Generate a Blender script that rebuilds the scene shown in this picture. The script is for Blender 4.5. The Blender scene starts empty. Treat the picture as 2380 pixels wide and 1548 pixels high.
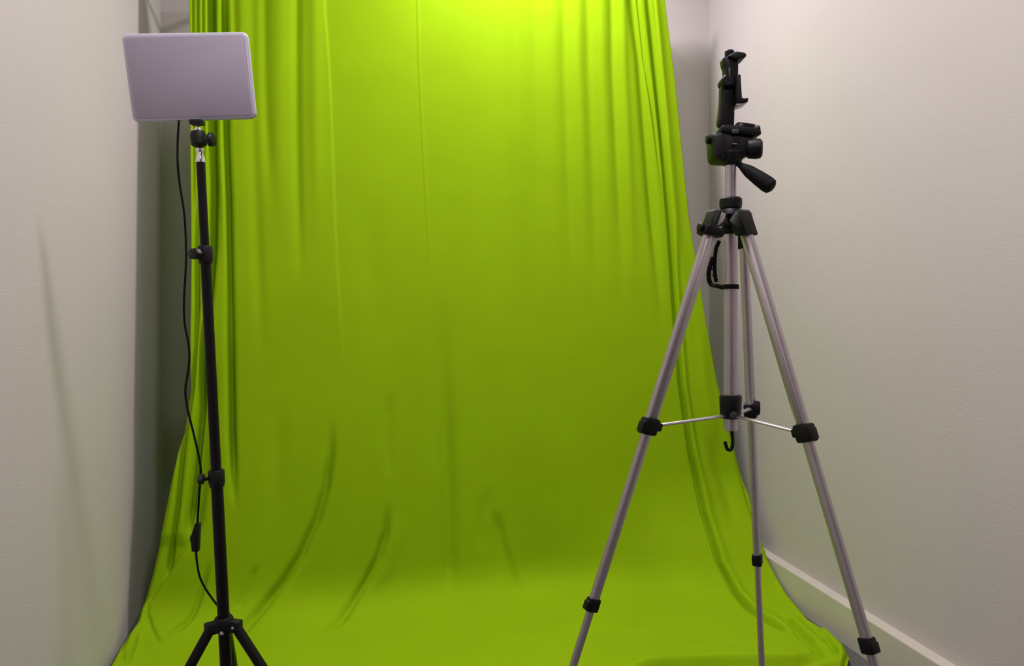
import bpy, bmesh, math
import numpy as np
from mathutils import Vector, Matrix

# ------------------------------------------------------------------ camera
FPX, CX, CY, CAMH = 1750.0, 1190.0, 774.0, 0.9
dn = np.array([447.0, 157226.0, 1750.0]); dn /= np.linalg.norm(dn)
vy = np.array([928.0 - CX, 756.0 - CY, FPX]); vy -= vy.dot(dn) * dn; vy /= np.linalg.norm(vy)
vx = np.cross(vy, -dn)
if vx[0] < 0: vx = -vx
RM = np.array([vx, vy, -dn])            # camera (x right, y down, z forward) -> room
CAM = np.array([0.0, 0.0, CAMH])

def ray(x, y): return RM @ np.array([(x - CX) / FPX, (y - CY) / FPX, 1.0])
def dep(x, y, z): return Vector(CAM + ray(x, y) * z)            # at distance z along the view axis
def on(x, y, axis, val):
    d = ray(x, y); return Vector(CAM + d * ((val - CAM[axis]) / d[axis]))
def proj(P):
    c = (np.asarray(P, float) - CAM) @ RM
    return CX + FPX * c[..., 0] / c[..., 2], CY + FPX * c[..., 1] / c[..., 2]

S = bpy.context.scene
COL = S.collection
cd = bpy.data.cameras.new('camera'); cam = bpy.data.objects.new('camera', cd); COL.objects.link(cam)
cd.sensor_width = 36.0; cd.lens = 36.0 * FPX / 2380.0; cd.clip_start = 0.02
cr, cu, cf = RM[:, 0], -RM[:, 1], RM[:, 2]
cam.matrix_world = Matrix(((cr[0], cu[0], -cf[0], 0), (cr[1], cu[1], -cf[1], 0), (cr[2], cu[2], -cf[2], CAMH), (0, 0, 0, 1)))
S.camera = cam

# ------------------------------------------------------------------ world, light, exposure
XL, XR, YB, YF, ZC = -0.867, 1.266, 2.956, -3.6, 2.65
SPL = -0.125                                     # the left wall is not quite square: X = XL + SPL * (Y - YB)
w = bpy.data.worlds.new('world'); S.world = w; w.use_nodes = True
w.node_tree.nodes['Background'].inputs[0].default_value = (1, 0.97, 0.93, 1)
w.node_tree.nodes['Background'].inputs[1].default_value = 0.05
LAMP = Vector((0.42, 2.33, ZC - 0.03))
LAMP2 = Vector((0.24, 0.95, ZC - 0.03))
def area(name, loc, size, power, col):
    l = bpy.data.lights.new(name, 'AREA'); l.shape = 'DISK'; l.size = size; l.energy = power; l.color = col
    o = bpy.data.objects.new(name, l); COL.objects.link(o); o.location = loc
    return o
lamp_or_fill_light = area('lamp_or_fill_light', LAMP - Vector((0, 0, 0.012)), 0.24, 23.5, (1.0, 0.93, 0.98))
lamp_light2 = area('lamp_or_fill_light', LAMP2 - Vector((0, 0, 0.012)), 0.18, 22.0, (1.0, 0.93, 0.98))
FILL = Vector((0.24, -0.45, ZC - 0.03))  # unseen fill light, added behind the viewer to lift the dim walls
fill_light = area('lamp_or_fill_light', FILL - Vector((0, 0, 0.012)), 0.24, 8.0, (1.0, 0.93, 0.98))
S.view_settings.view_transform = 'Standard'; S.view_settings.look = 'None'
S.view_settings.gamma = 1.0; S.view_settings.use_curve_mapping = False
S.view_settings.exposure = 0.0

# ------------------------------------------------------------------ materials
def mat(name, col, rough=0.5, metal=0.0, noise=None, bump=None, spec=0.5, sheen=0.0):
    m = bpy.data.materials.new(name); m.use_nodes = True
    nt = m.node_tree; b = nt.nodes['Principled BSDF']
    b.inputs['Base Color'].default_value = (*col, 1); b.inputs['Roughness'].default_value = rough
    b.inputs['Metallic'].default_value = metal; b.inputs['Specular IOR Level'].default_value = spec
    if sheen: b.inputs['Sheen Weight'].default_value = sheen; b.inputs['Sheen Roughness'].default_value = 0.5
    tc = nt.nodes.new('ShaderNodeTexCoord')
    if noise:
        sc, amt = noise
        n = nt.nodes.new('ShaderNodeTexNoise'); n.inputs['Scale'].default_value = sc; n.inputs['Detail'].default_value = 4
        r = nt.nodes.new('ShaderNodeMapRange'); r.inputs[3].default_value = 1 - amt; r.inputs[4].default_value = 1 + amt
        r.inputs[1].default_value = 0.3; r.inputs[2].default_value = 0.7
        x = nt.nodes.new('ShaderNodeMix'); x.data_type = 'RGBA'; x.blend_type = 'MULTIPLY'; x.inputs[0].default_value = 1.0
        x.inputs[6].default_value = (*col, 1)
        nt.links.new(tc.outputs['Object'], n.inputs['Vector']); nt.links.new(n.outputs['Fac'], r.inputs[0])
        nt.links.new(r.outputs[0], x.inputs[7]); nt.links.new(x.outputs[2], b.inputs['Base Color'])
    if bump:
        sc, st, dist, stretch = bump
        mp = nt.nodes.new('ShaderNodeMapping'); mp.inputs['Scale'].default_value = stretch
        n = nt.nodes.new('ShaderNodeTexNoise'); n.inputs['Scale'].default_value = sc; n.inputs['Detail'].default_value = 3
        bp = nt.nodes.new('ShaderNodeBump'); bp.inputs['Strength'].default_value = st; bp.inputs['Distance'].default_value = dist
        nt.links.new(tc.outputs['Object'], mp.inputs['Vector']); nt.links.new(mp.outputs[0], n.inputs['Vector'])
        nt.links.new(n.outputs['Fac'], bp.inputs['Height']); nt.links.new(bp.outputs[0], b.inputs['Normal'])
    return m

M = {}
M['wall'] = mat('plaster_wall', (0.56, 0.505, 0.51), 0.85, noise=(1.7, 0.02), bump=(110, 0.16, 0.003, (1, 1, 2.2)), spec=0.2)
M['ceil'] = mat('ceiling_paint', (0.78, 0.76, 0.73), 0.9, noise=(3, 0.02), spec=0.2)
M['base'] = mat('baseboard_paint', (0.60, 0.54, 0.49), 0.45, noise=(9, 0.03))
M['carpet'] = mat('grey_carpet', (0.16, 0.155, 0.155), 1.0, noise=(260, 0.5), bump=(420, 0.9, 0.006, (1, 1, 1)), spec=0.05)
M['cloth'] = mat('green_cloth', (0.435, 0.67, 0.006), 0.85, noise=(6, 0.03), bump=(900, 0.15, 0.001, (1, 1, 1)), spec=0.12, sheen=0.0)
def add_translucent(m, col, fac):
    nt = m.node_tree; b = nt.nodes['Principled BSDF']; out = nt.nodes['Material Output']
    t = nt.nodes.new('ShaderNodeBsdfTranslucent'); t.inputs[0].default_value = (*col, 1); x = nt.nodes.new('ShaderNodeMixShader'); x.inputs[0].default_value = fac
    nt.links.new(b.outputs[0], x.inputs[1]); nt.links.new(t.outputs[0], x.inputs[2]); nt.links.new(x.outputs[0], out.inputs['Surface'])
add_translucent(M['cloth'], (0.45, 0.73, 0.006), 0.45)
M['black'] = mat('black_plastic', (0.005, 0.005, 0.005), 0.5, noise=(60, 0.15), spec=0.28)
M['rubber'] = mat('black_rubber', (0.005, 0.005, 0.005), 0.7, noise=(60, 0.15), spec=0.18)
M['blackm'] = mat('black_painted_tube', (0.003, 0.003, 0.0035), 0.4, noise=(40, 0.1), spec=0.22)
M['grey'] = mat('grey_plastic', (0.06, 0.06, 0.06), 0.5, noise=(60, 0.1))
M['silver'] = mat('silver_aluminium', (0.56, 0.51, 0.525), 0.38, 0.85, noise=(30, 0.04))
M['chrome'] = mat('bright_chrome', (0.8, 0.8, 0.8), 0.12, 1.0, noise=(30, 0.03))
M['shell'] = mat('white_lamp_shell', (0.52, 0.505, 0.60), 0.4, noise=(12, 0.02))
M['diff'] = mat('lamp_diffuser', (0.40, 0.355, 0.445), 0.5, noise=(8, 0.02))
M['pole'] = mat('backdrop_pole', (0.5, 0.5, 0.5), 0.4, 0.6, noise=(30, 0.05))
def emis(name, col, s):
    m = bpy.data.materials.new(name); m.use_nodes = True; nt = m.node_tree
    b = nt.nodes['Principled BSDF']; b.inputs['Base Color'].default_value = (0.9, 0.9, 0.9, 1)
    b.inputs['Emission Color'].default_value = (*col, 1); b.inputs['Emission Strength'].default_value = s
    return m
M['glow'] = emis('lamp_glow', (1.0, 0.96, 0.92), 8.0)

# ------------------------------------------------------------------ helpers
def link(name, me, m, parent=None, smooth=True, angle=40):
    me.materials.append(m)
    if smooth:
        me.polygons.foreach_set('use_smooth', [True] * len(me.polygons))
        me.set_sharp_from_angle(angle=math.radians(angle))
    o = bpy.data.objects.new(name, me); COL.objects.link(o)
    if parent: o.parent = parent; o.matrix_parent_inverse = Matrix.Translation(-parent.location)
    return o
def done(name, bm, m, parent=None, smooth=True, angle=40):
    bmesh.ops.recalc_face_normals(bm, faces=bm.faces)
    me = bpy.data.meshes.new(name); bm.to_mesh(me); bm.free()
    return link(name, me, m, parent, smooth, angle)
def empty(name, loc, label, cat):
    o = bpy.data.objects.new(name, None); COL.objects.link(o); o.location = loc; o.empty_display_size = 0.05
    o['label'] = label; o['category'] = cat
    return o
def struct(name, bm, m, smooth=False):
    o = done(name, bm, m, None, smooth); o['kind'] = 'structure'; return o
def frame(d, hint=Vector((0, 0, 1))):
    d = Vector(d).normalized()
    if abs(d.dot(hint)) > 0.98: hint = Vector((0, 1, 0))
    a = d.cross(hint).normalized(); return a, a.cross(d).normalized(), d
def add_box(bm, c, size, axes=None, bev=0.0, seg=2):
    """box with half-open axes (a, b, d) and a bevel"""
    t = bmesh.new(); bmesh.ops.create_cube(t, size=1.0)
    bmesh.ops.scale(t, vec=Vector(size), verts=t.verts)
    if bev: bmesh.ops.bevel(t, geom=t.edges[:], offset=bev, segments=seg, affect='EDGES', profile=0.5)
    if axes:
        a, b, d = axes
        mx = Matrix(((a[0], b[0], d[0], 0), (a[1], b[1], d[1], 0), (a[2], b[2], d[2], 0), (0, 0, 0, 1)))
    else: mx = Matrix.Identity(4)
    bmesh.ops.transform(t, matrix=Matrix.Translation(c) @ mx, verts=t.verts)
    merge(bm, t)
def merge(bm, t):
    me = bpy.data.meshes.new('t'); t.to_mesh(me); t.free(); bm.from_mesh(me); bpy.data.meshes.remove(me)
def add_lathe(bm, p, d, prof, n=24, sx=1.0, sy=1.0, hint=Vector((0, 0, 1)), cap=True, shape=None):
    """revolve (t, r) profile about the axis p + t*d; shape(angle) scales the radius"""
    a, b, d = frame(d, hint); rings = []
    for t, r in prof:
        ring = []
        for k in range(n):
            th = 2 * math.pi * k / n; q = shape(th) if shape else 1.0
            ring.append(bm.verts.new(Vector(p) + d * t + a * (r * sx * q * math.cos(th)) + b * (r * sy * q * math.sin(th))))
        rings.append(ring)
    for r0, r1 in zip(rings, rings[1:]):
        for k in range(n): bm.faces.new((r0[k], r0[(k + 1) % n], r1[(k + 1) % n], r1[k]))
    if cap: bm.faces.new(rings[0][::-1]); bm.faces.new(rings[-1])
def add_rod(bm, p, q, r0, r1=None, n=20, bev=0.0006, sx=1.0, sy=1.0, hint=Vector((0, 0, 1)), shape=None):
    p, q = Vector(p), Vector(q); L = (q - p).length; r1 = r0 if r1 is None else r1
    bev = min(bev, L / 4, r0 / 2, r1 / 2)
    add_lathe(bm, p, q - p, [(0, r0 - bev), (bev, r0), (L - bev, r1), (L, r1 - bev)], n, sx, sy, hint, True, shape)
def add_tube(bm, pts, r, n=10, smooth=6, flat=None, hint=Vector((0, 0, 1))):
    """tube along a Catmull-Rom path; flat=(w, h) gives an oblong section"""
    P = [Vector(p) for p in pts]; path = []
    Q = [P[0] * 2 - P[1]] + P + [P[-1] * 2 - P[-2]]
    for i in range(1, len(Q) - 2):
        for k in range(smooth):
            t = k / smooth; a, b, c, d = Q[i - 1:i + 3]
            path.append(0.5 * ((2 * b) + (c - a) * t + (2 * a - 5 * b + 4 * c - d) * t * t + (3 * b - a - 3 * c + d) * t ** 3))
    path.append(P[-1]); rings = []; prev = None
    for i, p in enumerate(path):
        d = (path[min(i + 1, len(path) - 1)] - path[max(i - 1, 0)]).normalized()
        if prev is None: a = frame(d, hint)[0]
        else: a = (prev - d * prev.dot(d)).normalized()
        prev = a; b = a.cross(d)
        rx, ry = flat if flat else (r, r)
        rings.append([bm.verts.new(p + a * rx * math.cos(2 * math.pi * k / n) + b * ry * math.sin(2 * math.pi * k / n)) for k in range(n)])
    for r0, r1 in zip(rings, rings[1:]):
        for k in range(n): bm.faces.new((r0[k], r0[(k + 1) % n], r1[(k + 1) % n], r1[k]))
    bm.faces.new(rings[0][::-1]); bm.faces.new(rings[-1])
def add_prism(bm, pts, n, th, bev=0.0, seg=2):
    """extrude a planar outline (3D points) by th along the unit vector n, centred"""
    t = bmesh.new(); n = Vector(n).normalized()
    f = t.faces.new([t.verts.new(Vector(p) - n * th / 2) for p in pts])
    r = bmesh.ops.extrude_face_region(t, geom=[f])
    bmesh.ops.translate(t, vec=n * th, verts=[v for v in r['geom'] if isinstance(v, bmesh.types.BMVert)])
    bmesh.ops.recalc_face_normals(t, faces=t.faces)
    if bev: bmesh.ops.bevel(t, geom=t.edges[:], offset=bev, segments=seg, affect='EDGES', profile=0.5)
    merge(bm, t)
def rod(name, p, q, r, m, parent, **k):
    bm = bmesh.new(); add_rod(bm, p, q, r, **k); return done(name, bm, m, parent)
def lathe(name, p, d, prof, m, parent, **k):
    bm = bmesh.new(); add_lathe(bm, p, d, prof, **k); return done(name, bm, m, parent, True, 35)
def box(name, c, size, m, parent, axes=None, bev=0.001, seg=2):
    bm = bmesh.new(); add_box(bm, c, size, axes, bev, seg); return done(name, bm, m, parent, True, 35)
def prism(name, pts, n, th, m, parent, bev=0.001):
    bm = bmesh.new(); add_prism(bm, pts, n, th, bev); return done(name, bm, m, parent, True, 35)

# ------------------------------------------------------------------ the room
T = 0.1
def slab(name, x0, x1, y0, y1, z0, z1, m):
    bm = bmesh.new(); add_box(bm, ((x0 + x1) / 2, (y0 + y1) / 2, (z0 + z1) / 2), (x1 - x0, y1 - y0, z1 - z0)); return struct(name, bm, m)
slab('floor', XL - T, XR + T, YF - T, YB + T, -T, 0, M['carpet'])
slab('ceiling', XL - T, XR + T, YF - T, YB + T, ZC, ZC + T, M['ceil'])
slab('wall_back', XL - T, XR + T, YB, YB + T, 0, ZC, M['wall'])
def xleft(y): return XL + SPL * (y - YB)
bm = bmesh.new(); y0_, y1_ = YF - 0.02, YB + 0.02
add_prism(bm, [(xleft(y0_), y0_, ZC / 2), (xleft(y1_), y1_, ZC / 2), (xleft(y1_) - T, y1_, ZC / 2), (xleft(y0_) - T, y0_, ZC / 2)], (0, 0, 1), ZC); struct('wall_left', bm, M['wall'])
slab('wall_right', XR, XR + T, YF, YB, 0, ZC, M['wall'])
slab('wall_front', XL - T, XR + T, YF - T, YF, 0, ZC, M['wall'])
BT, BH = 0.034, 0.111
def skirting(name, p0, p1, inward):
    bm = bmesh.new(); inward = Vector(inward); prof = [(0, 0), (BT, 0), (BT, BH - 0.004), (BT - 0.001, BH - 0.001), (BT - 0.004, BH), (0, BH)]
    a = [bm.verts.new(Vector(p0) + inward * u + Vector((0, 0, v))) for u, v in prof]
    b = [bm.verts.new(Vector(p1) + inward * u + Vector((0, 0, v))) for u, v in prof]
    n = len(prof)
    for k in range(n): bm.faces.new((a[k], a[(k + 1) % n], b[(k + 1) % n], b[k]))
    bm.faces.new(a[::-1]); bm.faces.new(b); struct(name, bm, M['base'])
skirting('baseboard_right', (XR, YF, 0), (XR, YB, 0), (-1, 0, 0))

# ceiling lamps (round panels, above the picture); the third is an added fill light
for i, (L, lt) in enumerate(((LAMP, lamp_or_fill_light), (LAMP2, lamp_light2), (FILL, fill_light))):
    t = empty('ceiling_lamp_or_fill', (L.x, L.y, ZC), ['round flush ceiling lamp above the green backdrop', 'round flush ceiling lamp above the place of the viewer', 'added fill light behind the viewer, shaped as a round ceiling lamp'][i], 'lamp')
    lathe('rim', (L.x, L.y, ZC - 0.022), (0, 0, 1), [(0, 0.125), (0.002, 0.132), (0.02, 0.135), (0.022, 0.13)], M['ceil'], t, n=40)
    lathe('lamp_diffuser', (L.x, L.y, ZC - 0.026), (0, 0, 1), [(0, 0.114), (0.006, 0.117)], M['glow'], t, n=40)

# ------------------------------------------------------------------ the backdrop cloth
GAP_L, GAP_R, ZTOP = 0.42, 0.245, 2.25
# profile: (distance from the hanging plane, height) from the crossbar down, round the bend and out over the carpet
def profile():
    pts = []
    for z in np.linspace(ZTOP, 0.12, 380): pts.append((0.24 * ((ZTOP - z) / ZTOP) ** 1.4, z))
    d0, z0 = pts[-1]; zf = 0.022; d1 = 0.44
    P0, P1, P2, P3 = (d0, z0), (d0 + 0.0115, z0 - 0.07), (d0 + 0.05, zf + 0.001), (d1, zf)
    for t in np.linspace(0, 1, 130)[1:]:
        a, b, c, e = (1 - t) ** 3, 3 * t * (1 - t) ** 2, 3 * t * t * (1 - t), t ** 3
        pts.append((a * P0[0] + b * P1[0] + c * P2[0] + e * P3[0], a * P0[1] + b * P1[1] + c * P2[1] + e * P3[1]))
    for d in np.linspace(d1, 0.90, 200)[1:]: pts.append((d, zf))
    p = np.array(pts); sl = np.concatenate([[0], np.cumsum(np.hypot(*np.diff(p, axis=0).T))]); q = np.linspace(0, sl[-1], 760)
    p = np.stack([np.interp(q, sl, p[:, 0]), np.interp(q, sl, p[:, 1])], -1); k = np.exp(-0.5 * (np.arange(-30, 31) / 9.0) ** 2); k /= k.sum()
    for c in (0, 1):
        e = np.concatenate([p[0, c] + (p[0, c] - p[30:0:-1, c]), p[:, c], p[-1, c] + (p[-1, c] - p[-2:-32:-1, c])]); p[:, c] = np.convolve(e, k, 'valid')
    return p
PR = profile()
XA, XB = -0.72, 1.02                              # where the hanging plane has GAP_L and GAP_R
def gap(x): return GAP_L + (GAP_R - GAP_L) * (np.asarray(x) - XA) / (XB - XA)
EDGE_L = [(440, -60), (441, 0), (445, 75), (443, 300), (446, 600), (441, 900), (426, 1000), (402, 1100), (376, 1230), (350, 1340), (319, 1445), (286, 1490), (255, 1548), (215, 1610), (150, 1700)]
EDGE_R = [(1538, -60), (1545, 0), (1570, 200), (1600, 500), (1641, 750), (1665, 880), (1700, 1020), (1740, 1170), (1782, 1292), (1832, 1382), (1882, 1442), (1925, 1470), (1962, 1497), (1972, 1525), (1960, 1545), (1925, 1562), (1880, 1600), (1840, 1700)]
def interp(poly, y):
    p = np.array(poly, float); return np.interp(y, p[:, 1], p[:, 0])
def solve_edge(poly, ok, zmin):
    """lateral position of the cloth's border for each row of the profile, and how far the border swings forward to stay off the wall"""
    out, fwd = [], []
    xs = np.linspace(XL - 0.4, XR + 0.4, 500); dl = 0.0
    for d, z in PR:
        dl = max(0.0, dl - 0.001)
        for _ in range(80):
            px, py = proj(np.stack([xs, YB - gap(xs) - d - dl, np.full_like(xs, z)], -1))
            g = px - interp(poly, py); k = np.where(np.diff(np.sign(g)))[0]
            i = min(k[0] if len(k) else int(np.argmin(abs(g))), len(xs) - 2); den = g[i + 1] - g[i]
            x = xs[i] + (xs[i + 1] - xs[i]) * min(max(-g[i] / den if abs(den) > 1e-9 else 0, 0), 1)
            if ok(x, YB - float(gap(x)) - d - dl, z) or z < zmin or dl > 0.6: break
            dl += 0.008
        out.append(x); fwd.append(dl)
    f = np.array(fwd); n = 61; f = np.convolve(np.pad(f, n // 2, mode='edge'), np.ones(n) / n, 'valid')
    return np.array(out), f
xl, fl_ = solve_edge(EDGE_L, lambda x, y, z: x > xleft(y) + 0.006, 0.05)
xr, fr_ = solve_edge(EDGE_R, lambda x, y, z: x < XR - BT - 0.005, 0.0)
NU = 620
u = np.linspace(0, 1, NU)
D, Z = PR[:, 0], PR[:, 1]
X = xl[:, None] + (xr - xl)[:, None] * u[None, :]
def smooth01(t): t = np.clip(t, 0, 1); return t * t * (3 - 2 * t)
Y = YB - gap(X) - D[:, None] - fr_[:, None] * smooth01((u - 0.62) / 0.38)[None, :] - fl_[:, None] * smooth01((0.25 - u) / 0.25)[None, :]; ZZ = np.broadcast_to(Z[:, None], X.shape).copy()
# profile normal (pointing to the room)
td, tz = np.gradient(D), np.gradient(Z); ln = np.hypot(td, tz)
nd, nz = -tz / ln, td / ln                      # outward = away from wall / up
PXX, PYY = proj(np.stack([X, Y, ZZ], -1))
H = np.zeros_like(X)
def fade(y0, y1, f0, f1):                       # on between y0 and y1, soft ends
    a = smooth01((PYY - y0) / max(f0, 1e-3) + 0.0) if f0 else (PYY >= y0) * 1.0
    b = smooth01((y1 - PYY) / max(f1, 1e-3)) if f1 else (PYY <= y1) * 1.0
    return a * b
def fold(poly, width, amp, f0=60, f1=60, kind='g'):
    """a fold along a traced line: g = round groove/ridge, s = a step (left side proud for amp > 0), p = pleat with one crisp side"""
    p = np.array(poly, float)
    xx = np.interp(PYY, p[:, 1], p[:, 0]); t = (PXX - xx) / width
    sl = np.interp(PYY, p[:, 1], np.gradient(p[:, 0], p[:, 1])) if len(p) > 1 else 0
    t = t / np.sqrt(1 + sl * sl)
    m = fade(p[0, 1], p[-1, 1], f0, f1)
    if kind == 'g': g = np.exp(-t * t)
    elif kind == 's': g = 1 - smooth01(t + 0.5)
    else: g = np.where(t < 0, np.exp(-(t * 3.5) ** 2), np.exp(-t * t * 0.5))
    H[:] += amp * m * g
MM = 0.001
# tight gathers at the left top
for i, (x, wd, a) in enumerate(((448, 3, -9), (459, 3, -12), (471, 3, -12), (481, 3, -9))):
    fold([(x, -200), (x + 1, 100), (x + 3, 330), (x + 2, 520)], wd, a * MM, 0, 260)
fold([(490, -200), (492, 80), (495, 290), (498, 420), (495, 560), (485, 680), (471, 780), (466, 950), (452, 1100), (430, 1270)], 8, -52 * MM, 0, 90)
fold([(513, 120), (517, 290), (522, 450), (527, 620), (533, 760), (538, 900)], 6, 12 * MM, 100, 250)
fold([(518, -200), (524, 290), (530, 450), (533, 640), (535, 774), (538, 1000), (545, 1200)], 8, -40 * MM, 250, 200)
fold([(540, -200), (548, 100), (556, 280)], 9, -7 * MM, 0, 200)
fold([(456, 400), (458, 700), (444, 900), (428, 1000), (410, 1180), (389, 1325), (380, 1360)], 6, -24 * MM, 250, 60)
fold([(490, 820), (486, 950), (476, 1080), (455, 1220), (430, 1300)], 12, -24 * MM, 120, 100)
fold([(452, 1235), (428, 1278), (380, 1352), (336, 1420)], 9, -14 * MM, 40, 30, 's')
fold([(490, 1290), (470, 1368), (455, 1412), (438, 1440), (410, 1462), (374, 1480)], 6, -13 * MM, 80, 12)
fold([(345, 1395), (340, 1425), (352, 1462), (375, 1500)], 6, -8 * MM, 20, 20)
fold([(300, 1470), (285, 1510), (283, 1545)], 6, -8 * MM, 15, 20)
fold([(330, 1460), (322, 1500), (305, 1548)], 7, 6 * MM, 25, 30)
# soft verticals, left half
fold([(585, -200), (588, 280), (600, 600), (612, 900)], 14, -6 * MM, 0, 300)
fold([(612, -200), (616, 150), (622, 300), (628, 500)], 12, -7 * MM, 0, 250)
fold([(650, -200), (652, 300), (660, 600)], 18, 5 * MM, 0, 300)
fold([(690, -200), (689, 120), (690, 300), (694, 500), (700, 700)], 11, -9 * MM, 0, 300)
fold([(730, -200), (735, 300), (740, 600)], 16, 6 * MM, 0, 300)
fold([(750, -200), (756, 0), (765, 120), (771, 250), (776, 400), (784, 600), (796, 800), (800, 900)], 7, 5 * MM, 0, 300, 's')
fold([(640, 900), (648, 1000), (640, 1150), (600, 1300)], 24, -6 * MM, 150, 150)
fold([(860, 420), (862, 600), (866, 800)], 30, -5 * MM, 150, 200)
fold([(905, 900), (902, 1000), (905, 1120)], 12, -4 * MM, 60, 60)
# central hem seam
fold([(965, -200), (967, 0), (971, 150), (978, 300), (988, 480), (995, 620), (1002, 760)], 3, -1.2 * MM, 0, 250)
fold([(968, -200), (970, 0), (974, 150), (981, 300), (991, 480), (998, 620), (1005, 760)], 4, 1.5 * MM, 0, 250)
# centre right, soft long undulations
for x, wd, a in ((1090, 40, 3), (1165, 18, -4), (1198, 20, 7), (1245, 16, -6), (1285, 14, 4), (1312, 11, -7), (1345, 12, 7), (1368, 10, -6), (1400, 12, 6), (1424, 9, -9), (1450, 10, 8)):
    s = (x - 1000) * 0.035
    fold([(x - s * 0.3, -200), (x, 150), (x + s, 480), (x + 1.8 * s, 760)], wd, a * MM, 0, 480)
fold([(1462, -200), (1470, 0), (1487, 130), (1497, 260), (1508, 400), (1520, 540), (1533, 680), (1545, 800)], 10, -20 * MM, 0, 350)
for dx, wd, a in ((0, 3, -12), (18, 3, -11), (34, 3, -10)):
    fold([(1480 + dx, -200), (1484 + dx, 0), (1500 + dx * .9, 140), (1520 + dx * .7, 280), (1534 + dx * .5, 400), (1545 + dx * .3, 500)], wd, a * MM, 0, 260)
LONG = [(1500, -200), (1508, 0), (1522, 140), (1537, 300), (1548, 420), (1558, 540), (1568, 700), (1584, 900), (1607, 1060), (1635, 1190), (1672, 1310), (1708, 1378), (1745, 1420), (1800, 1452), (1850, 1476)]
fold(LONG, 5, -32 * MM, 300, 25)
fold([(x + 11, y) for x, y in LONG], 12, 14 * MM, 300, 40)
fold([(1570, 500), (1584, 700), (1602, 900), (1622, 1030), (1650, 1150)], 9, -12 * MM, 150, 150)
fold([(1650, 950), (1672, 1080), (1700, 1180), (1722, 1260)], 16, -14 * MM, 120, 100)
fold([(1620, 700), (1640, 900), (1664, 1020), (1690, 1120)], 12, 6 * MM, 150, 120)
# lower arcs where the cloth sweeps out over the floor
fold([(772, 960), (768, 1060), (755, 1140), (735, 1210), (700, 1290), (660, 1352), (610, 1412), (560, 1462), (520, 1490)], 10, -22 * MM, 160, 25)
fold([(905, 1160), (896, 1240), (880, 1295), (852, 1350), (820, 1400), (790, 1440), (750, 1470)], 9, -17 * MM, 100, 18)
fold([(925, 1180), (915, 1260), (895, 1330), (862, 1390)], 18, 6 * MM, 80, 60)
fold([(1020, 620), (1028, 800), (1036, 1000), (1042, 1200), (1046, 1420)], 20, -20 * MM, 500, 110)
fold([(1150, 1180), (1165, 1260), (1185, 1330), (1208, 1395)], 14, -11 * MM, 60, 40)
fold([(1140, 1120), (1120, 1220), (1125, 1300)], 16, -4 * MM, 60, 60)
fold([(598, 1310), (575, 1370), (548, 1420)], 7, -5 * MM, 30, 20)
# ripples lying on the floor
def ripple(pts, width, amp, fx):
    p = np.array(pts, float); yy = np.interp(PXX, p[:, 0], p[:, 1]); t = (PYY - yy) / width
    m = smooth01((PXX - p[0, 0]) / fx) * smooth01((p[-1, 0] - PXX) / fx)
    H[:] += amp * m * np.exp(-t * t)
ripple([(1560, 1510), (1620, 1498), (1720, 1512), (1760, 1520)], 7, 4 * MM, 60)
ripple([(860, 1480), (940, 1482), (1040, 1498)], 7, 3 * MM, 60)
ripple([(1440, 1546), (1560, 1538), (1700, 1533), (1850, 1532), (1920, 1525)], 8, 18 * MM, 70)
ripple([(1440, 1560), (1560, 1550), (1700, 1545), (1850, 1544), (1920, 1540)], 6, -18 * MM, 70)
fold([(1815, 1425), (1838, 1450), (1868, 1480), (1893, 1500), (1912, 1528)], 7, -18 * MM, 15, 10)
fold([(1835, 1428), (1858, 1455), (1885, 1480), (1910, 1500)], 9, 11 * MM, 20, 15)
fold([(1905, 1462), (1930, 1490), (1950, 1515), (1958, 1540)], 8, 12 * MM, 12, 12)
fold([(1915, 1480), (1934, 1502), (1948, 1525)], 5, -14 * MM, 10, 10)
# rolled rim on the floor part
fl = smooth01((D[:, None] - 0.10) / 0.15) + 0 * X
H += fl * 0.010 * (np.exp(-((PXX - interp(EDGE_R, PYY)) / 14) ** 2) + np.exp(-((PXX - interp(EDGE_L, PYY)) / 16) ** 2))
H -= fl * 0.016 * (np.exp(-((PXX - interp(EDGE_R, PYY)) / 6) ** 2) + np.exp(-((PXX - interp(EDGE_L, PYY)) / 6) ** 2))
H[-6:] -= np.linspace(0, 0.016, 6)[:, None]
# keep the cloth above the carpet and off the walls
Y -= nd[:, None] * H; ZZ += nz[:, None] * H
ZZ = np.maximum(ZZ, 0.004); Y = np.minimum(Y, YB - 0.02)
lim = XR - BT - 0.003 + 0 * ZZ
ZZ *= 1 - 0.035 * (1 - u)[None, :] * np.clip(ZZ / ZTOP, 0, 1)          # the crossbar sags to the left
X = np.minimum(np.maximum(X, xleft(Y) + 0.004), lim)
def grid_mesh(name, X, Y, Z):
    r, c = X.shape; co = np.stack([X, Y, Z], -1).reshape(-1, 3)
    i = np.arange(r * c).reshape(r, c)
    q = np.stack([i[:-1, :-1], i[1:, :-1], i[1:, 1:], i[:-1, 1:]], -1).reshape(-1, 4)
    me = bpy.data.meshes.new(name); me.vertices.add(len(co)); me.vertices.foreach_set('co', co.ravel().astype(np.float32))
    me.loops.add(q.size); me.loops.foreach_set('vertex_index', q.ravel().astype(np.int32))
    me.polygons.add(len(q)); me.polygons.foreach_set('loop_start', np.arange(0, q.size, 4, dtype=np.int32))
    me.update(calc_edges=True); me.polygons.foreach_set('use_smooth', [True] * len(q)); return me
bd = empty('green_screen_backdrop', ((xl[0] + xr[0]) / 2, YB - 0.28, 0), 'bright green fabric backdrop hanging in folds and spreading over the floor', 'backdrop')
me = grid_mesh('backdrop_cloth', X, Y, ZZ); me.materials.append(M['cloth'])
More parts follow.
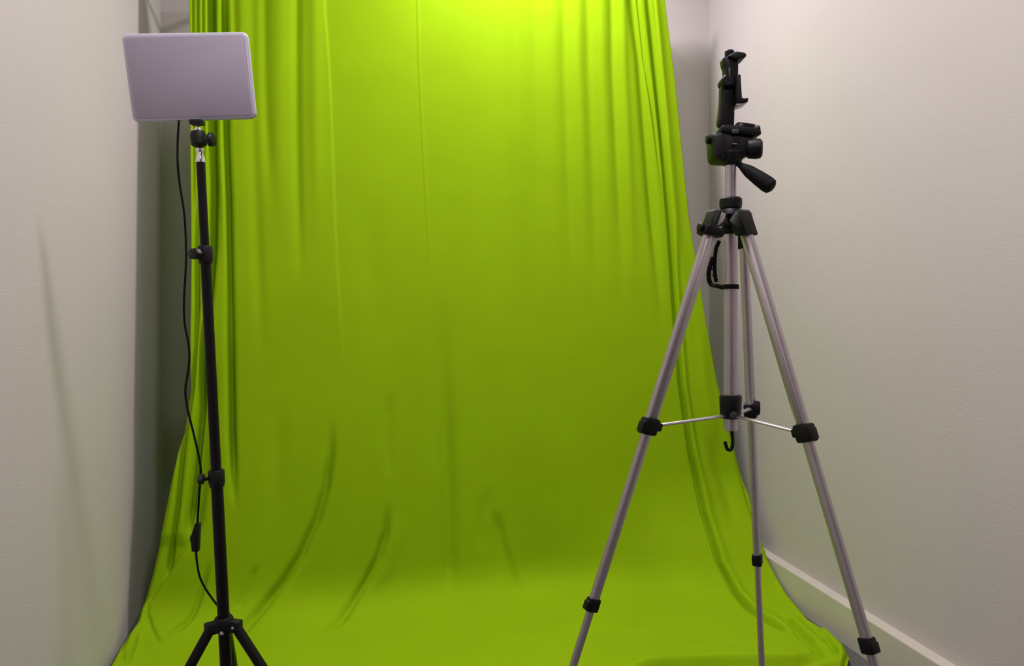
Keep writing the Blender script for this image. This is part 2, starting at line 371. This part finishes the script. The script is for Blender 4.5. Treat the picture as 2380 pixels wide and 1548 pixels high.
cl = bpy.data.objects.new('backdrop_cloth', me); COL.objects.link(cl); cl.parent = bd; cl.matrix_parent_inverse = Matrix.Translation(-bd.location)
so = cl.modifiers.new('thickness', 'SOLIDIFY'); so.thickness = 0.0012; so.offset = -1
xa, xb = float(xl[0]) - 0.01, float(xr[0]) + 0.01
def bar_at(x): return Vector((x, YB - float(gap(x)) + 0.022, (ZTOP - 0.02) * (1 - 0.035 * (xb - x) / (xb - xa))))
rod('crossbar', bar_at(xa), bar_at(xb), 0.012, M['pole'], bd)
for x in (xa + 0.12, xb - 0.12):
    bm = bmesh.new(); add_box(bm, (x, YB - 0.0045, bar_at(x).z - 0.01), (0.03, 0.006, 0.07), None, 0.001)
    add_rod(bm, (x, YB - 0.0075, bar_at(x).z - 0.016), bar_at(x) - Vector((0, 0, 0.016)), 0.006); done('bracket', bm, M['pole'], bd)

# ------------------------------------------------------------------ black light stand
ZS = 1.40
K = 1.40 / 1.45
hub = dep(520, 1440, ZS); top = dep(466, 372, ZS - (0.02 * K))
ax = (top - hub).normalized()
foot = hub - ax * (hub.z / ax.z)
ls = empty('light_stand', (foot.x, foot.y, 0), 'slim black telescopic light stand with tripod legs on the green cloth', 'light stand')
VR = Vector(RM[:, 0]); VF = Vector(RM[:, 2]); UP = Vector((0, 0, 1))
HR = Vector((VR.x, VR.y, 0)).normalized(); HF = Vector((VF.x, VF.y, 0)).normalized()   # level right / away from viewer
def along(y):                                   # point on the pole axis seen at image row y
    lo, hi = -0.4, 1.3
    for _ in range(50):
        mid = (lo + hi) / 2
        if proj(np.array(hub + ax * mid))[1] > y: lo = mid
        else: hi = mid
    return hub + ax * lo
rod('lower_tube', along(1700), along(1105), (0.0112 * K), M['blackm'], ls)
rod('middle_tube', along(1140), along(590), (0.0096 * K), M['blackm'], ls)
rod('upper_tube', along(620), along(374), (0.0082 * K), M['blackm'], ls)
def clamp(y0, y1, r, kdir, kl, kr):
    a, b = along(y1), along(y0); L = (b - a).length
    c = lathe('collar', a, b - a, [(0, r * 0.86), ((0.004 * K), r * 0.93), (L * .3, r), (L - (.003 * K), r), (L, r * .9)], M['black'], ls)
    m = (a + b) / 2; kd = Vector(kdir).normalized()
    rod('screw', m + kd * (r * 0.7), m + kd * (r + kl), (0.0035 * K), M['blackm'], c, n=12)
    p = m + kd * (r + kl)
    k = bmesh.new(); add_lathe(k, p - kd * (0.004 * K), kd, [(0, kr * .55), ((.002 * K), kr), ((.010 * K), kr), ((.012 * K), kr * .8)], 24, 1, .62, UP, True, lambda th: 1 + (0.06 * K) * math.cos(6 * th))
    done('knob', k, M['black'], c)
    return c
clamp(1092, 1132, (0.0150 * K), -HR * 0.99 - HF * 0.2, (0.010 * K), (0.015 * K))
clamp(572, 612, (0.0140 * K), -HR * 0.55 - HF * 0.8, (0.006 * K), (0.017 * K))
# folding base: crown, three legs
crown = along(1446)
cb = bmesh.new(); add_lathe(cb, along(1462), ax, [(0, (.016 * K)), ((.003 * K), (.018 * K)), ((.020 * K), (.018 * K)), ((.024 * K), (.0155 * K))], 28)
legs = []
LEGDIR = [HR * math.cos(math.radians(q_)) + HF * math.sin(math.radians(q_)) for q_ in (-14, -136, 106)]
for dd in LEGDIR:
    dd = Vector((dd.x, dd.y, 0)).normalized(); side = dd.cross(UP)
    add_box(cb, along(1452) + dd * (0.022 * K), ((0.028 * K), (0.020 * K), (0.022 * K)), (dd, side, UP), (0.003 * K))
cr_o = done('crown', cb, M['black'], ls, True, 35)
for i, dd in enumerate(LEGDIR):
    dd = Vector((dd.x, dd.y, 0)).normalized(); p0 = along(1452) + dd * (0.028 * K) - UP * (0.004 * K)
    rr = 0.24; p1 = Vector((foot.x, foot.y, 0)) + dd * rr + UP * 0.040
    d = (p1 - p0).normalized()
    lg = rod('leg', p0, p1, (0.0096 * K), M['blackm'], ls)
    lathe('rubber_foot', p1 - d * (0.025 * K), d, [(0, (.0112 * K)), ((.002 * K), (.0120 * K)), ((.028 * K), (.0120 * K)), ((.034 * K), (.009 * K))], M['rubber'], lg)
    sc = along(1452) + dd * (0.026 * K) + dd.cross(UP) * (0.010 * K)
    lathe('rivet', sc, dd.cross(UP), [(0, (.0032 * K)), ((.0015 * K), (.0030 * K)), ((.002 * K), (.002 * K))], M['chrome'], cr_o, n=12)
lathe('rivet', along(1463) - HF * (0.0175 * K) + HR * (0.002 * K), -HF, [(0, (.0042 * K)), ((.002 * K), (.0038 * K)), ((.003 * K), (.002 * K))], M['chrome'], cr_o, n=14)
# chrome spigot and ball head
a = along(378); b = along(342); L = (b - a).length
lathe('spigot', a, ax, [(0, (.0088 * K)), ((.002 * K), (.0092 * K)), (L * .25, (.0086 * K)), (L * .5, (.0062 * K)), (L * .62, (.0055 * K)), (L * .7, (.0074 * K)), (L * .9, (.0078 * K)), (L, (.006 * K))], M['chrome'], ls)
bh = bmesh.new(); q0 = dep(463, 340, ZS - (0.02 * K)); q1 = dep(460, 306, ZS - (0.02 * K))
add_lathe(bh, q0, q1 - q0, [(0, (.011 * K)), ((.003 * K), (.0145 * K)), ((q1 - q0).length * .75, (.0150 * K)), ((q1 - q0).length, (.0125 * K))], 28)
hd = done('ball_head', bh, M['black'], ls)
lathe('ball', q1 - UP * (0.006 * K), UP, [(0, (.004 * K)), ((.003 * K), (.0085 * K)), ((.008 * K), (.0098 * K)), ((.0125 * K), (.0070 * K))], M['chrome'], hd)
kq = dep(470, 325, ZS - (0.02 * K))
rod('screw', kq, dep(487, 325, ZS - (0.025 * K)), (0.003 * K), M['chrome'], hd, n=10)
k = bmesh.new(); add_lathe(k, dep(485, 325, ZS - (0.025 * K)), HR * 1 - HF * 0.3, [(0, (.008 * K)), ((.003 * K), (.0115 * K)), ((.008 * K), (.0115 * K)), ((.011 * K), (.008 * K))], 24, 1, 1.15, UP, True, lambda th: 1 + (0.05 * K) * math.cos(5 * th)); done('knob', k, M['black'], hd)

# ------------------------------------------------------------------ LED panel on the stand
yaw, pit, rol = math.radians(-0.9), math.radians(-8.7), math.radians(4.2)
A = Vector((math.cos(yaw), -math.sin(yaw), 0)); B = Vector((math.sin(yaw), math.cos(yaw), 0))
U2 = UP * math.cos(pit) + B * math.sin(pit)
PA = A * math.cos(rol) + U2 * math.sin(rol); PU = U2 * math.cos(rol) - A * math.sin(rol); PN = PA.cross(PU)   # PN points to viewer
if PN.y > 0: PN = -PN
PW, PH, PT = 0.221, 0.1565, 0.0125
pc = dep(444, 180, ZS)
lp = empty('led_panel_light', tuple(pc - PU * PH / 2), 'pale lavender rectangular panel lamp with rounded corners on the black stand', 'lamp')
def rrect(w, h, r, n=8):
    o = []
    for cx_, cy_, a0 in ((w / 2 - r, h / 2 - r, 0), (-w / 2 + r, h / 2 - r, 90), (-w / 2 + r, -h / 2 + r, 180), (w / 2 - r, -h / 2 + r, 270)):
        for k in range(n + 1):
            t = math.radians(a0 + 90 * k / n); o.append((cx_ + r * math.cos(t), cy_ + r * math.sin(t)))
    return o
def loft(name, secs, m, parent):
    """secs: (w, h, r, offset along PN) rounded-rectangle sections"""
    bm = bmesh.new(); rings = []
    for wv, hv, rv, off in secs: rings.append([bm.verts.new(pc + PA * x + PU * y + PN * off) for x, y in rrect(wv, hv, rv)])
    n = len(rings[0])
    for r0, r1 in zip(rings, rings[1:]):
        for k in range(n): bm.faces.new((r0[k], r0[(k + 1) % n], r1[(k + 1) % n], r1[k]))
    bm.faces.new(rings[0]); bm.faces.new(rings[-1]); return done(name, bm, m, parent, True, 50)
t = PT / 2
loft('housing', [(PW - (.012 * K), PH - (.012 * K), (.008 * K), -t), (PW - (.004 * K), PH - (.004 * K), (.011 * K), -t + (.001 * K)), (PW, PH, (.012 * K), -t + (.004 * K)), (PW, PH, (.012 * K), t - (.004 * K)), (PW - (.002 * K), PH - (.002 * K), (.0115 * K), t - (.0015 * K)), (PW - (.006 * K), PH - (.006 * K), (.010 * K), t)], M['shell'], lp)
loft('diffuser', [(PW - (.012 * K), PH - (.012 * K), (.007 * K), t - (.002 * K)), (PW - (.012 * K), PH - (.012 * K), (.007 * K), t + (.0003 * K)), (PW - (.014 * K), PH - (.014 * K), (.0065 * K), t + (.0008 * K))], M['diff'], lp)
bm = bmesh.new()
m0 = dep(458, 285, ZS - 0.012); add_box(bm, m0, (0.023, 0.019, 0.0086), (HR, HF, UP), 0.0015); add_rod(bm, m0 - UP * 0.001, Vector((q1.x, q1.y, m0.z - 0.0058)), 0.004)
done('mount_foot', bm, M['black'], lp)
CB = [(416, 280), (413, 330), (413, 380), (418, 430), (428, 495), (432, 560), (432, 620), (428, 690), (429, 750), (439, 805), (439, 850), (431, 905), (435, 945), (448, 1000), (462, 1060), (467, 1100), (463, 1150), (459, 1215)]
bm = bmesh.new(); add_tube(bm, [dep(x, y, ZS + (0.005 * K) + (0.02 * K) * min(1, i / 3)) for i, (x, y) in enumerate(CB)], (0.0022 * K)); cab = done('power_cable', bm, M['rubber'], lp)
CB2 = [(455, 1278, .025), (459, 1315, .025), (466, 1345, .025), (482, 1375, .024), (503, 1404, .020), (514, 1416, .0185), (526, 1420, .0180)]
bm = bmesh.new(); add_tube(bm, [dep(x, y, ZS + o) for x, y, o in CB2], 0.0021); done('power_cable', bm, M['rubber'], lp)
s0, s1 = dep(459, 1215, ZS + (.025 * K)), dep(455, 1281, ZS + (.025 * K)); sa = (s1 - s0).normalized(); sb = HR - sa * HR.dot(sa); sb.normalize(); sc = sa.cross(sb)
L = (s1 - s0).length
pts = [s0 + sb * x + sa * (v * L) for x, v in ((-(.003 * K), 0), ((.0055 * K), 0), ((.006 * K), .5), ((.0065 * K), 1), (-(.006 * K), 1), (-(.009 * K), .68), (-(.0085 * K), .42), (-(.0065 * K), .25))]
sw = prism('inline_switch', pts, sc, (0.012 * K), M['black'], lp, (0.0012 * K))
box('switch_button', s0 + sb * -(.0095 * K) + sa * L * .56, ((0.004 * K), (0.012 * K), (0.007 * K)), M['black'], sw, (sb, sa, sc), (0.001 * K))

# ------------------------------------------------------------------ silver tripod
ZT = 1.25
axp = dep(1698, 960, ZT); TX, TY = axp.x, axp.y
def th_(y):                                    # height on the tripod's axis for an image row
    lo, hi = 0.0, 1.6
    for _ in range(50):
        m_ = (lo + hi) / 2
        if proj(np.array((TX, TY, m_)))[1] > y: lo = m_
        else: hi = m_
    return lo
def tp(y): return Vector((TX, TY, th_(y)))
tr = empty('camera_tripod', (TX, TY, 0), 'silver aluminium camera tripod with black plastic fittings beside the white wall', 'tripod')
r3 = lambda th: 1 + 0.05 * math.cos(3 * th)
# centre column and lower tube
rod('centre_column', tp(500), tp(372), 0.0093, M['silver'], tr, shape=lambda th: 1 + 0.04 * math.cos(6 * th))
rod('column_tube', tp(1000), tp(530), 0.0117, M['silver'], tr, shape=lambda th: 1 + 0.04 * math.cos(6 * th))
c0, c1 = tp(487), tp(459); L = (c1 - c0).length
lathe('column_lock', c0, UP, [(0, .0150), (.002, .0172), (L * .5, .0182), (L - .003, .0178), (L, .0150)], M['black'], tr, n=48, shape=lambda th: 1 + 0.025 * math.cos(12 * th))
c0, c1 = tp(545), tp(485); L = (c1 - c0).length
crn = lathe('leg_crown', c0, UP, [(0, .0135), (.004, .0150), (L * .5, .0165), (L * .75, .0210), (L * .93, .0180), (L, .0150)], M['black'], tr, n=32)
# legs: joints seen in the photograph fix the three directions
def ang(px, py, hh):
    p = on(px, py, 2, hh); return math.atan2(p.y - TY, p.x - TX), math.hypot(p.x - TX, p.y - TY)
HJ = th_(975); HK = th_(756 + 636)
angs = []
for (jx, jy), (kx, ky) in (((1745, 948), (1760, 1300)), ((1510, 985), (1377, 1405)), ((1870, 1000), (2018, 1500))):
    a1, r1 = ang(jx, jy, HJ); a2, r2 = ang(kx, ky, HK); angs.append((a1, r1, a2, r2))
print('TRIPOD', TX, TY, HJ, HK, [[round(float(math.degrees(v)) if i % 2 == 0 else v, 3) for i, v in enumerate(a)] for a in angs])
RJ = sum(a[1] for a in angs) / 3; RK = sum(a[3] for a in angs) / 3
slope = (RK - RJ) / (HJ - HK)
HP = th_(512)
def leg_at(i, hh):
    a1, r1, a2, r2 = angs[i]; t = (HJ - hh) / (HJ - HK)
    p1 = Vector((TX + r1 * math.cos(a1), TY + r1 * math.sin(a1), HJ)); p2 = Vector((TX + r2 * math.cos(a2), TY + r2 * math.sin(a2), HK))
    return p1 + (p2 - p1) * t
def obl(th): return 1.0
for i in range(3):
    P = lambda hh: leg_at(i, hh)
    out = P(HJ) - Vector((TX, TY, HJ)); out.normalize(); d = (P(HK) - P(HJ)).normalized(); tan = out.cross(UP).normalized(); nrm = tan.cross(d).normalized()
    if nrm.dot(out) < 0: nrm = -nrm
    htop = th_(560)
    up_l = rod('upper_leg', P(htop + .004), P(HJ - .012), 0.0108, M['silver'], tr, sx=.82, sy=1.0, hint=out, n=20)
    rod('middle_leg', P(HJ + .01), P(HK - .01), 0.0088, M['silver'], tr, sx=.85, hint=out, n=20)
    lw = rod('lower_leg', P(HK + .01), P(0.020), 0.0068, M['silver'], tr, sx=.9, hint=out, n=18)
    ft = P(0.020)
    lathe('rubber_foot', ft - d * 0.018, d, [(0, .0078), (.002, .0100), (.022, .0112), (.030, .0090)], M['rubber'], lw)
    # shoulder of the leg at the crown
    s_top = Vector((TX, TY, th_(508))) + out * 0.026; s_mid = P(th_(528)) + out * .002; s_bot = P(htop)
    ring = [Vector((TX, TY, th_(500))) + out * 0.012, Vector((TX, TY, th_(492))) + out * 0.030, P(th_(506)) + out * .010, s_bot + out * .0125, s_bot - out * .0135, P(th_(530)) - out * .014, Vector((TX, TY, th_(528))) + out * .012]
    sh = prism('leg_shoulder', ring, tan, 0.027, M['black'], tr, 0.003)
    # lock at the spreader joint
    lk = bmesh.new(); add_box(lk, P(HJ - .004), (.024, .025, .028), (tan, nrm, d), .004); add_box(lk, P(HJ - .002) - nrm * .015, (.012, .014, .014), (tan, nrm, d), .003)
    add_box(lk, P(HJ - .006) + nrm * .013, (.018, .005, .018), (tan, nrm, d), .002)
    done('leg_lock', lk, M['black'], tr, True, 35)
    lk = bmesh.new(); add_box(lk, P(HK), (.0185, .020, .024), (tan, nrm, d), .0035); add_box(lk, P(HK - .002) + nrm * .0105, (.015, .005, .016), (tan, nrm, d), .002)
    done('leg_lock', lk, M['black'], tr, True, 35)
    # spreader strut
    rod('strut', Vector((TX, TY, th_(966))) + out * .012, P(HJ + .002) - nrm * .020, 0.0036, M['silver'], tr, sx=1.4, sy=.7, hint=UP, n=12)
# detail on the left shoulder: clamp ring, silver plate
P = lambda hh: leg_at(1, hh)
out = P(HJ) - Vector((TX, TY, HJ)); out.normalize(); d = (P(HK) - P(HJ)).normalized(); tan = out.cross(UP).normalized(); nrm = tan.cross(d).normalized()
if nrm.dot(out) < 0: nrm = -nrm
tv = tan if tan.dot(-HF) > 0 else -tan
bm = bmesh.new(); add_box(bm, P(th_(552)), (.031, .033, .014), (tan, nrm, d), .004); add_lathe(bm, P(th_(550)) + nrm * .014, nrm, [(0, .006), (.002, .0072), (.007, .0072), (.009, .005)], 20); done('leg_clamp', bm, M['black'], tr, True, 35)
box('name_plate', P(th_(530)) + tv * .0137 - nrm * .004, (.0012, .008, .026), M['silver'], tr, (tv, nrm, d), .0003)
# wrist strap hanging from the crown
SP = [(1672, 560, -.004), (1664, 580, -.006), (1661, 610, -.006), (1662, 640, -.004), (1665, 655, 0)]
SP2 = [(1657, 598, -.008), (1650, 620, -.008), (1647, 640, -.006), (1652, 660, -.004), (1668, 665, -.010), (1682, 669, -.012)]
bm = bmesh.new(); add_tube(bm, [dep(x, y, ZT + o) for x, y, o in SP], 0, flat=(.0032, .0012), hint=HF); add_tube(bm, [dep(x, y, ZT + o) for x, y, o in SP2], 0, flat=(.0038, .0013), hint=HF)
for x, y in ((1660, 608), (1659, 626), (1660, 640)): add_box(bm, dep(x - 2, y, ZT - .006), (.006, .003, .0022), (HR, HF, UP), .0005)
add_lathe(bm, tp(672), UP, [(0, .0122), (0, .0136), (.0075, .0136), (.0075, .0122)], 32, cap=False); done('carry_strap', bm, M['rubber'], tr)
# spreader hub, crank knob, column end and hook
c0, c1 = tp(966), tp(918); L = (c1 - c0).length
hb = lathe('spreader_hub', c0, UP, [(0, .0150), (.003, .0172), (L - .003, .0182), (L, .0165)], M['black'], tr, n=36, shape=lambda th: 1 + 0.03 * math.cos(4 * th))
lathe('spreader_ring', tp(973), UP, [(0, .0125), (.001, .0150), (.006, .0150), (.008, .013)], M['black'], tr)
lathe('pin', tp(962) - HF * .0165, -HF, [(0, .0062), (.002, .0058), (.003, .004)], M['grey'], hb, n=18)
lathe('column_end', tp(999), UP, [(0, .0100), (.001, .0118), (.026, .0118)], M['silver'], tr)
HKP = [(1701, 996), (1702, 1012), (1703, 1028), (1701, 1041), (1696, 1046), (1690, 1043), (1687, 1034), (1685, 1026)]
bm = bmesh.new(); add_tube(bm, [dep(x, y, ZT) for x, y in HKP], 0.0030, n=12); done('hook', bm, M['black'], tr)
# knob on the rear leg's lock
P0 = leg_at(0, HJ); kd = HR * .95 - HF * .3; kd.normalize()
lk = bmesh.new(); add_lathe(lk, P0 + kd * .004, kd, [(0, .010), (.003, .0125), (.010, .0125), (.013, .010)], 28, 1, 1.1); done('leg_knob', lk, M['black'], tr)
# ---- pan head
def at(x, y, o=0.0): return dep(x, y, ZT + o)
bm = bmesh.new()
add_lathe(bm, tp(385), UP, [(0, .0105), (.003, .0165), (.016, .0215), (.020, .0215), (.022, .018)], 32)
body = [at(x, y) for x, y in ((1648, 318), (1662, 312), (1688, 316), (1712, 322), (1740, 326), (1752, 330), (1752, 356), (1735, 364), (1716, 376), (1690, 381), (1664, 380), (1652, 372))]
add_prism(bm, body, HF, .042, .005)
add_lathe(bm, at(1655, 324, -.004), HR, [(-.010, .006), (-.008, .008), (.010, .008), (.012, .006)], 20)
add_prism(bm, [at(x, y) for x, y in ((1650, 322), (1674, 318), (1677, 350), (1676, 376), (1662, 379), (1653, 370))], HF, .054, .004)
ph = done('pan_head', bm, M['black'], tr, True, 35)
lathe('tilt_knob', at(1736, 347, -.014), HR * .97 - HF * .25, [(0, .013), (.002, .0150), (.014, .0165), (.021, .0155), (.024, .012)], M['black'], ph, n=40, shape=lambda th: 1 + 0.02 * math.cos(14 * th))
prism('bubble_level', [at(x, y, -.0225) for x, y in ((1700, 336), (1704, 333.5), (1711, 333), (1712, 336))], HF, .003, M['chrome'], ph, .0004)
# camera platform and quick-release plate
bm = bmesh.new()
add_prism(bm, [at(x, y) for x, y in ((1668, 300), (1676, 297), (1700, 299), (1740, 303), (1758, 306), (1761, 320), (1745, 324), (1716, 318), (1690, 317), (1668, 314))], HF, .045, .003)
pf = done('platform', bm, M['grey'], tr, True, 35); pf.data.materials[0] = M['black']
prism('release_plate', [at(x, y, .004) for x, y in ((1678, 298.5), (1705.5, 297.5), (1706.5, 290), (1724, 291), (1748, 295), (1752, 303), (1724, 302.5), (1680, 302))], HF, .036, M['black'], tr, .0015)
box('plate_clip', at(1709, 305, -.0235), (.011, .003, .007), M['grey'], pf, (HR, HF, UP), .0008)
lathe('release_lever', at(1752, 302, -.014), HR * .9 - HF * .2 + UP * .1, [(0, .005), (.003, .0065), (.008, .0065), (.010, .005)], M['black'], tr, n=18)
lathe('plate_screw', at(1722, 291, -.016), -HF, [(0, .0028), (.002, .0025), (.003, .0015)], M['chrome'], tr, n=12)
# pan handle
h0, h1 = at(1712, 378, -.010), at(1796, 437, -.040); L = (h1 - h0).length
lathe('pan_handle', h0, h1 - h0, [(0, .0042), (L * .12, .0050), (L * .2, .0072), (L * .34, .0100), (L * .6, .0120), (L * .85, .0132), (L * .95, .0122), (L, .0070)], M['rubber'], tr, n=28)

# ------------------------------------------------------------------ phone holder on the tripod
hz = at(1690, 298).z
ph = empty('phone_holder', tuple(at(1690, 297)), 'black sprung phone clamp standing upright on the tripod head', 'phone holder')
prism('stem', [at(x, y) for x, y in ((1667, 285), (1670, 262), (1673, 230), (1673, 205), (1678, 196), (1700, 196), (1704, 220), (1704, 268), (1703, 297), (1674, 298), (1668, 293))], HF, .020, M['black'], ph, .003)
lathe('pivot_knob', at(1681, 199, .012), -HF, [(0, .0085), (.002, .0100), (.026, .0100), (.030, .0085)], M['black'], ph, n=28)
lathe('pivot_screw', at(1687, 188, -.012), -HF, [(0, .0016), (.002, .0014)], M['grey'], ph, n=10)
jaw = bmesh.new()
add_prism(jaw, [at(x, y, -.004) for x, y in ((1683, 205), (1682, 160), (1679, 155), (1676, 139), (1688, 135), (1712, 142), (1711, 205))], HF, .024, .0025)
add_prism(jaw, [at(x, y, -.004) for x, y in ((1686, 138), (1704, 127), (1724, 130), (1728, 134), (1728, 139), (1716, 144), (1708, 148))], HF, .034, .002)
done('upper_jaw', jaw, M['black'], ph, True, 35)
prism('slider_rib', [at(x, y, -.0175) for x, y in ((1693, 158), (1697, 158), (1698, 182), (1694, 182))], HF, .003, M['grey'], ph, .0004)
prism('lower_jaw', [at(x, y, -.006) for x, y in ((1706, 180), (1715, 180), (1718, 234), (1725, 235), (1733, 233), (1732, 243), (1722, 246), (1706, 247))], HF, .034, M['black'], ph, .002)
prism('jaw_pad', [at(x, y, -.006) for x, y in ((1706, 247), (1722, 245.6), (1731, 243.6), (1718, 248.5), (1706, 252))], HF, .030, M['silver'], ph, .0003)
lathe('clamp_knob', at(1695, 137), UP + HR * .04, [(0, .0065), (.002, .0075), (.012, .0078), (.014, .006)], M['black'], ph, n=24, shape=lambda th: 1 + 0.04 * math.cos(10 * th))
